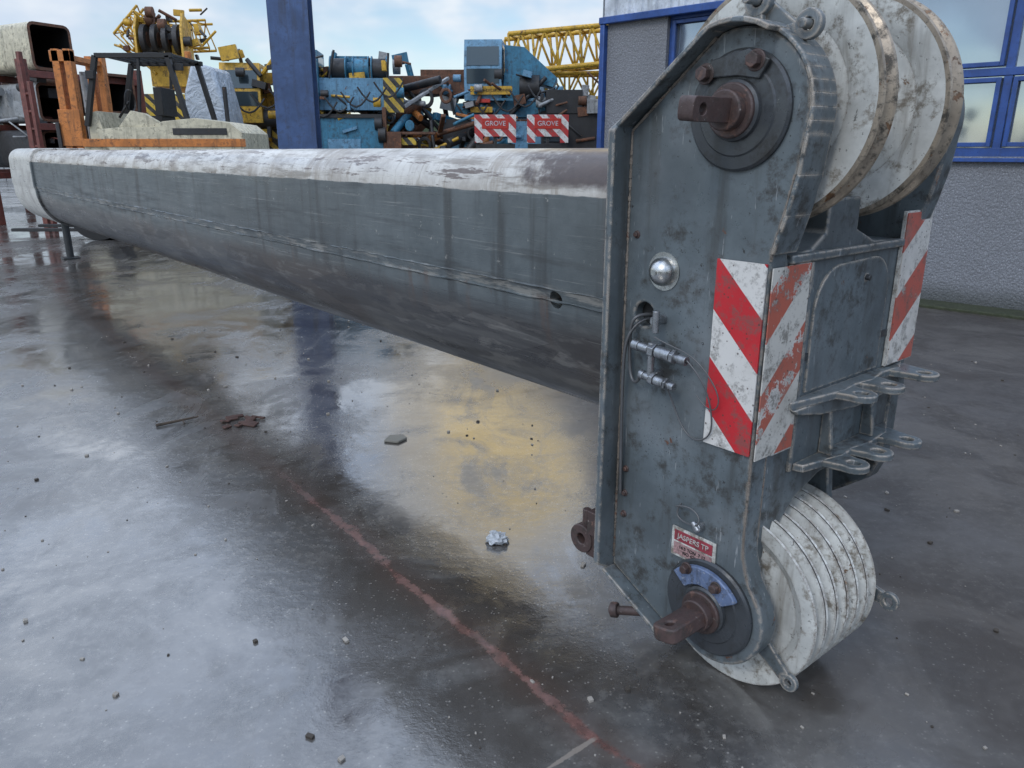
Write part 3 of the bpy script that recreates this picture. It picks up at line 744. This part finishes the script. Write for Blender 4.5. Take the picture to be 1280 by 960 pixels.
# left rack with old boom tubes
b=B()
def sqtube(b,x0,x1,y,z,w,h,m):
    def rr(k): 
        pts=[]
        for (cx_,cy_,a0) in ((w/2-.12,h/2-.12,0),(-w/2+.12,h/2-.12,90),(-w/2+.12,-h/2+.12,180),(w/2-.12,-h/2+.12,270)):
            pts+=[(y+cx_+(.12-k)*math.cos(math.radians(a0+a)),z+cy_+(.12-k)*math.sin(math.radians(a0+a))) for a in (0,30,60,90)]
        return pts
    o,i=rr(0),rr(.05); n=len(o)
    vs=[(x0,*q) for q in o]+[(x1,*q) for q in o]+[(x1,*q) for q in i]+[(x1-1.2,*q) for q in i]
    b.add(vs,[(k,(k+1)%n,n+(k+1)%n,n+k) for k in range(n)]+[tuple(range(n))],m)
    b.add(vs,[(n+k,n+(k+1)%n,2*n+(k+1)%n,2*n+k) for k in range(n)],BR_)
    b.add(vs,[(2*n+k,2*n+(k+1)%n,3*n+(k+1)%n,3*n+k) for k in range(n)]+[tuple(range(3*n,4*n))],BK_)
sqtube(b,-6,0,0,3.25,.8,.82,CR_); sqtube(b,-6,-.25,.1,2.3,.75,.7,G_); sqtube(b,-6,-.1,0,1.45,.8,.7,D_)
sqtube(b,-6,.2,1.1,2.5,.7,.75,BR_)
for x in (-4.5,-1.6,-.02):
    for y in (-.6,1.7): b.rng(x-.07,x+.07,y-.07,y+.07,0,3.0,RD_)
    for z in (.95,1.85,2.76): b.rng(x-.06,x+.06,-.6,1.7,z-.06,z+.06,RD_)
for x in (.15,.32): b.rng(x-.04,x+.04,-.75,-.67,0,3.1 if x<.2 else 2.6,RD_)
for z in (1.2,1.5,1.8,2.1,2.4): b.rng(.15,.32,-.74,-.68,z-.02,z+.02,RD_)
clutter(b,-2.2,.1,-.6,.3,1.5,2.8,34,[D_,BR_,G_,RD_])
place(b,'storage_rack',78,16.2,math.radians(-28),(1.08,1.08,1.06))

# crane behind forklift: yellow boom head high up
b=B(); carrier(b,Y_)
b.rng(-1.0,1.0,.6,3.5,1.5,2.6,Y_); b.rng(-1.1,1.1,.3,1.0,1.7,3.0,HZ_)
b.rng(-.5,.5,.4,7,3.2,3.9,Y_)
for x in (-.42,-.14,.14,.42): b.cyl((x-.06,.15,4.35),(x+.06,.15,4.35),.38,D_,24); b.cyl((x-.07,.15,4.35),(x+.07,.15,4.35),.2,BR_,16)
b.prism([(-.2,3.7),(.7,3.9),(.7,4.8),(.1,5.0),(-.15,4.6)],'yz',-.62,-.56,Y_); b.prism([(-.2,3.7),(.7,3.9),(.7,4.8),(.1,5.0),(-.15,4.6)],'yz',.56,.62,Y_)
lattice(b,(-1.1,.6,4.3),(-.4,.6,5.0),.5,.6,3,.035,Y_); lattice(b,(-1.0,1.2,4.5),(1.0,1.2,4.6),.7,.7,5,.035,Y_)
clutter(b,-1.1,1.1,-.1,.9,3.7,5.1,60,[Y_,Y_,D_,BR_,D_])
place(b,'yellow_mobile_crane',212,22,math.radians(5))

# yellow/black crane beside column
b=B(); carrier(b,Y_)
b.rng(-1.2,1.2,.3,1.0,1.5,2.05,HZ_); b.rng(-1.0,1.1,.7,4,2.15,2.8,Y_); cab(b,-1.25,-.1,2.1,.85,1.3,1.25,Y_)
b.rng(-.1,.6,.2,8,2.85,3.35,Y_); b.rng(-.15,.65,.1,.22,2.8,3.42,D_)
b.cyl((-1.2,.2,2.2),(1.2,.2,2.2),.22,D_,20)
clutter(b,-1.2,1.2,-.2,.6,1.7,3.6,80,[Y_,D_,BR_,Y_,D_])
for i in range(4): hose(b,-1+.4*i,-.3+.4*i,-.25,2.6+.1*i,.3)
place(b,'yellow_black_mobile_crane',352,18,math.radians(8))

# teal crane
b=B(); carrier(b,T_)
b.rng(-.75,.75,-.2,.6,1.35,2.25,T_); b.rng(-.6,.2,-.22,-.205,1.5,1.75,LB_)
b.prism([(-.9,2.35),(.9,2.35),(1.15,2.75),(1.15,3.0),(-.75,3.0),(-1.0,2.75)],'xz',.0,1.1,LB_)
b.rng(.8,1.28,-.08,-.03,2.3,3.0,HZ_); b.rng(-1.32,-.95,-.1,-.02,1.9,2.4,Y_)
cab(b,-1.35,-.15,2.5,.6,1.0,1.05,T_)
for x,m_ in ((-.3,D_),(.25,T_),(.7,D_)): b.cyl((x-.18,.3,3.2),(x+.18,.3,3.2),.22,m_,22); b.cyl((x-.2,.3,3.2),(x-.17,.3,3.2),.27,T_,22); b.cyl((x+.2,.3,3.2),(x+.17,.3,3.2),.27,T_,22)
b.rng(-.4,.4,.6,8,3.1,3.5,T_)
b.cyl((-.5,0,3.0),(-.35,0,3.55),.03,D_,8); b.cyl((.9,0,3.0),(.95,0,3.5),.03,D_,8)
b.rng(-.85,-.76,-.24,-.1,1.35,2.7,D_); b.rng(.76,.85,-.24,-.1,1.35,2.4,BR_)
b.rng(-.75,.75,-.24,-.21,2.18,2.26,D_); b.rng(-1.2,-.85,-.3,.2,1.5,1.85,D_); b.rng(.85,1.2,-.3,.2,1.5,1.9,BR_)
clutter(b,-1.2,1.2,-.25,.6,1.8,3.5,75,[T_,LB_,D_,Y_,D_,G_,BR_])
for i in range(5): hose(b,-1+.4*i,-.3+.4*i,-.28,2.5+.1*i,.3)
place(b,'teal_mobile_crane',440,17.5,math.radians(4),(.88,1,1))

# scrap heap
b=B()
for i in range(150):
    x=random.uniform(-2.2,2.2); h=max(.4,3.1-abs(x+.2)*.4); z=random.uniform(.3,h); y=random.uniform(-.8,1.6)
    a=Vector((random.uniform(-1,1),random.uniform(-.5,.5),random.uniform(-.35,.35))).normalized()*random.uniform(.2,.9)
    c=Vector((x,y,z)); m_=random.choice([BR_,BR_,BR_,D_,D_,Y_,G_,T_,OR_])
    if random.random()<.4: b.beam(c-a,c+a,random.uniform(.05,.2),random.uniform(.05,.2),m_)
    else: b.cyl(c-a,c+a,random.uniform(.02,.12),m_,10)
for i in range(14):
    x=random.uniform(-2,2); z=random.uniform(1.4,2.7); r=random.uniform(.1,.24); b.lathe(ring_prof(r,r*.6,.12),(x,random.uniform(-.9,0),z),'y',random.choice([BR_,D_]),20)
b.rng(-2.0,-.3,-1.1,-1.0,1.62,1.78,HZ_); b.rng(-1.6,.2,-1.1,-1.0,1.84,1.9,BR_); b.rng(-2.4,2.4,-.7,1.8,0,.5,D_)
b.rng(-1.2,.9,.2,.9,2.75,3.15,BR_); b.rng(-.4,1.6,.9,1.6,2.9,3.35,BR_)
place(b,'scrap_metal_heap',540,18.5,0,(.85,1,1))

# blue crane with cab and chevron boards
b=B(); carrier(b,LB_,stripe=HZ_)
b.rng(-1.1,1.1,-.1,1.0,1.4,2.15,LB_); b.rng(-1.25,-.25,-.18,-.12,1.7,2.2,D_)
cab(b,-.75,-.1,2.6,.85,1.3,1.3,LB_)
b.prism([(-1.0,2.25),(1.2,2.25),(1.0,2.6),(.6,3.1),(.15,3.2),(.1,2.6),(-1.0,2.55)],'xz',.1,1.4,T_)
b.rng(-.6,.35,-.19,-.17,2.72,2.90,Y_); b.rng(-.45,-.15,-.2,-.17,2.55,2.63,RL_); b.rng(-.6,-.1,-.2,-.17,2.34,2.46,Y_)
b.cyl((.5,.2,2.9),(.95,.2,2.9),.26,D_,20); b.rng(.25,.9,.4,8,2.95,3.45,LB_)
b.prism([(.15,3.2),(1.25,2.9),(1.35,3.1),(.6,3.75),(.15,3.8)],'xz',.2,1.2,T_)
b.cyl((.3,0,2.3),(1.1,.1,3.1),.05,D_,10); b.cyl((-1.0,0,2.3),(-1.15,0,3.0),.03,D_,10)
clutter(b,-1.2,1.2,-.25,.5,1.7,3.2,75,[T_,LB_,D_,BR_,G_,T_,D_])
for i in range(5): hose(b,-.9+.4*i,-.2+.4*i,-.28,2.5+.1*i,.35)
c3=place(b,'blue_mobile_crane',622,18.5,math.radians(-4),(1.0,1,1))
text('sign_text','CONVOI EXCEPTIONNEL',.085,Matrix.Translation((-.125,-.20,2.81))@RX,BLACK,c3)
b=B()
for x in (-.53,.53):
    b.rng(x-.42,x-.25,-.02,.02,1.66,2.2,7); b.rng(x+.25,x+.42,-.02,.02,1.66,2.2,7); b.rng(x-.249,x+.249,-.018,.018,1.78,2.2,7)
    b.rng(x-.27,x+.27,-.03,-.022,1.93,2.13,RL_); b.rng(x-.03,x+.03,.02,.1,0,1.9,3)
    b.rng(x-.4,x+.4,.025,.1,1.4,1.64,3)
cb=place(b,'chevron_marker_board',652,16.2)
for x in (-.53,.53): text('board_text','GROVE',.13,Matrix.Translation((x,-.034,2.03))@RX,CLAD,cb)

# yellow lattice boom on stands
b=B(); lattice(b,(-1.6,0,4.15),(4.5,0,4.75),1.1,1.0,9,.07,Y_,.04)
b.cyl((-1.6,-.5,4.0),(-2.5,-.2,3.75),.06,Y_,8); b.cyl((-1.6,.5,4.2),(-2.5,.2,3.85),.06,Y_,8); b.rng(-2.7,-2.4,-.3,.3,3.65,3.95,Y_)
for x,z in ((-1.2,3.0),(3.6,3.2)):
    b.rng(x-.1,x+.1,-.6,-.4,0,z,BR_); b.rng(x-.1,x+.1,.4,.6,0,z,BR_); b.rng(x-.12,x+.12,-.7,.7,z,z+.1,BR_)
lattice(b,(-1.9,.5,3.3),(4.5,.5,3.45),.8,.7,9,.06,Y_,.035)
place(b,'yellow_lattice_boom',702,24,math.radians(6))
b=B(); b.rng(-.8,.8,0,2.5,.5,2.3,D_); b.rng(-.7,.1,-.02,1.8,2.3,2.8,D_); b.rng(.2,.75,-.1,1.2,2.3,2.6,G_)
b.rng(-.75,-.2,-.03,-.01,1.7,2.2,GL_); clutter(b,-.9,.9,-.2,.6,1.6,2.9,46,[D_,T_,BR_,G_,D_])
for y in (.6,1.9):
    for x in (-.7,.7): wheel(b,x,y,.45,.3)
place(b,'engine_unit',722,18)
m,n,p=newmat('plastic_wrap'); v=n.coord(); n.link(n.mix(n.noise(v,5,5),(.30,.35,.41),(.55,.6,.64)),p.inputs['Base Color']); p.inputs['Roughness'].default_value=.25
n.link(n.bump(n.noise(v,4,5,.6,1.5),.8,.1),p.inputs['Normal'])
b=B(); b.prism([(-.45,0),(.42,0),(.38,2.0),(.2,2.85),(-.2,2.95),(-.40,2.4)],'xz',-.5,.5)
b.obj('wrapped_pallet_load',[m],None,.06,loc=(-6.1,16.6,0),sc=(1.05,1,1.08))
b=B()
for i in range(110): 
    x=-55+i; b.rng(x,x+.96,42,42.2,0,2.4)
b.obj('boundary_wall',[LGREY])
FOL=flat('foliage',(.05,.07,.035),.9)
b=B()
for i in range(1500):
    a=random.uniform(0,2*math.pi); R=random.uniform(75,95); hh=3.2+1.8*math.sin(a*9)+1.2*math.sin(a*23)
    z=random.uniform(0,max(1.2,hh)); c=Vector((R*math.cos(a),R*math.sin(a),z)); s_=random.uniform(.5,1.6)
    q=Matrix.Rotation(random.random()*6,3,'Z')@Matrix.Rotation(random.random()*3,3,'X'); b.box(c,(s_*2,s_,s_*1.2),0,q)
b.obj('distant_trees',[FOL])
b=B()
for i in range(140): b.rng(-14+i*.16,-13.91+i*.16,-9.0,-8.98,0,2.2)
b.rng(-14,8.4,-8.98,-8.94,.5,.56); b.rng(-14,8.4,-8.98,-8.94,1.7,1.76)
b.obj('palisade_fence',[DARK])

# ------------------------------------------------------------------ world, sun, camera
w=bpy.data.worlds.new('World'); S.world=w; w.use_nodes=True; n=NT(w.node_tree)
bg=w.node_tree.nodes['Background']
sky=w.node_tree.nodes.new('ShaderNodeTexSky'); sky.sky_type='NISHITA'; sky.sun_disc=False
az=math.radians(215); el=math.radians(42)
sky.sun_elevation=el; sky.sun_rotation=az; sky.dust_density=.6
v=n.coord('Generated')
vm=n.mapping(v,(1,1,2.6),(.3,.1,0))
c1=n.noise(vm,2.1,4,.62,.25); c2=n.noise(n.mapping(v,(1,1,2),(5,2,1)),5,4,.6)
cl=n.step(n.plus(n.mul(c1,.75),n.mul(c2,.25)),.39,.55)
cc=n.mix(n.step(c2,.3,.7),(9.0,10.6,12.8),(13.2,13.8,14.4))
warm=n.step(n.plus(n.dot(v,(-.03,.918,.395)),n.mul(n.math('SUBTRACT',c2,.5),.03)),.984,.994)
core=n.step(n.plus(n.dot(v,(.005,.926,.377)),n.mul(n.math('SUBTRACT',c1,.5),.02)),.9925,.9985)
cc=n.mix(warm,cc,n.mix(core,(17.,16.2,14.6),(24.,19.,10.)))
skyb=n.mix(1.,sky.outputs[0],(2.1,2.1,2.05),'MULTIPLY')
full=n.mix(n.math('MAXIMUM',cl,warm),skyb,cc)
gain=n.mix(n.step(n.sep(v)[2],.17,.42),(1.,1.,1.),(1.75,1.85,2.05))
n.link(n.mix(n.math('SUBTRACT',1.,warm),full,n.mix(1.,full,gain,'MULTIPLY')),bg.inputs[0]); bg.inputs[1].default_value=.07
sun=bpy.data.lights.new('sun','SUN'); sun.energy=.7; sun.angle=math.radians(14); sun.color=(1,.95,.88)
so=bpy.data.objects.new('sun',sun); S.collection.objects.link(so)
d=Vector((math.sin(az)*math.cos(el),math.cos(az)*math.cos(el),math.sin(el)))
so.rotation_euler=d.to_track_quat('Z','Y').to_euler()
cam=bpy.data.cameras.new('camera'); cam.lens=26.7; cam.sensor_width=36; cam.clip_end=600; cam.clip_start=.05
co=bpy.data.objects.new('camera',cam); S.collection.objects.link(co); co.location=(0,0,1.5); co.rotation_euler=(math.radians(90-17.05),0,0)
S.camera=co
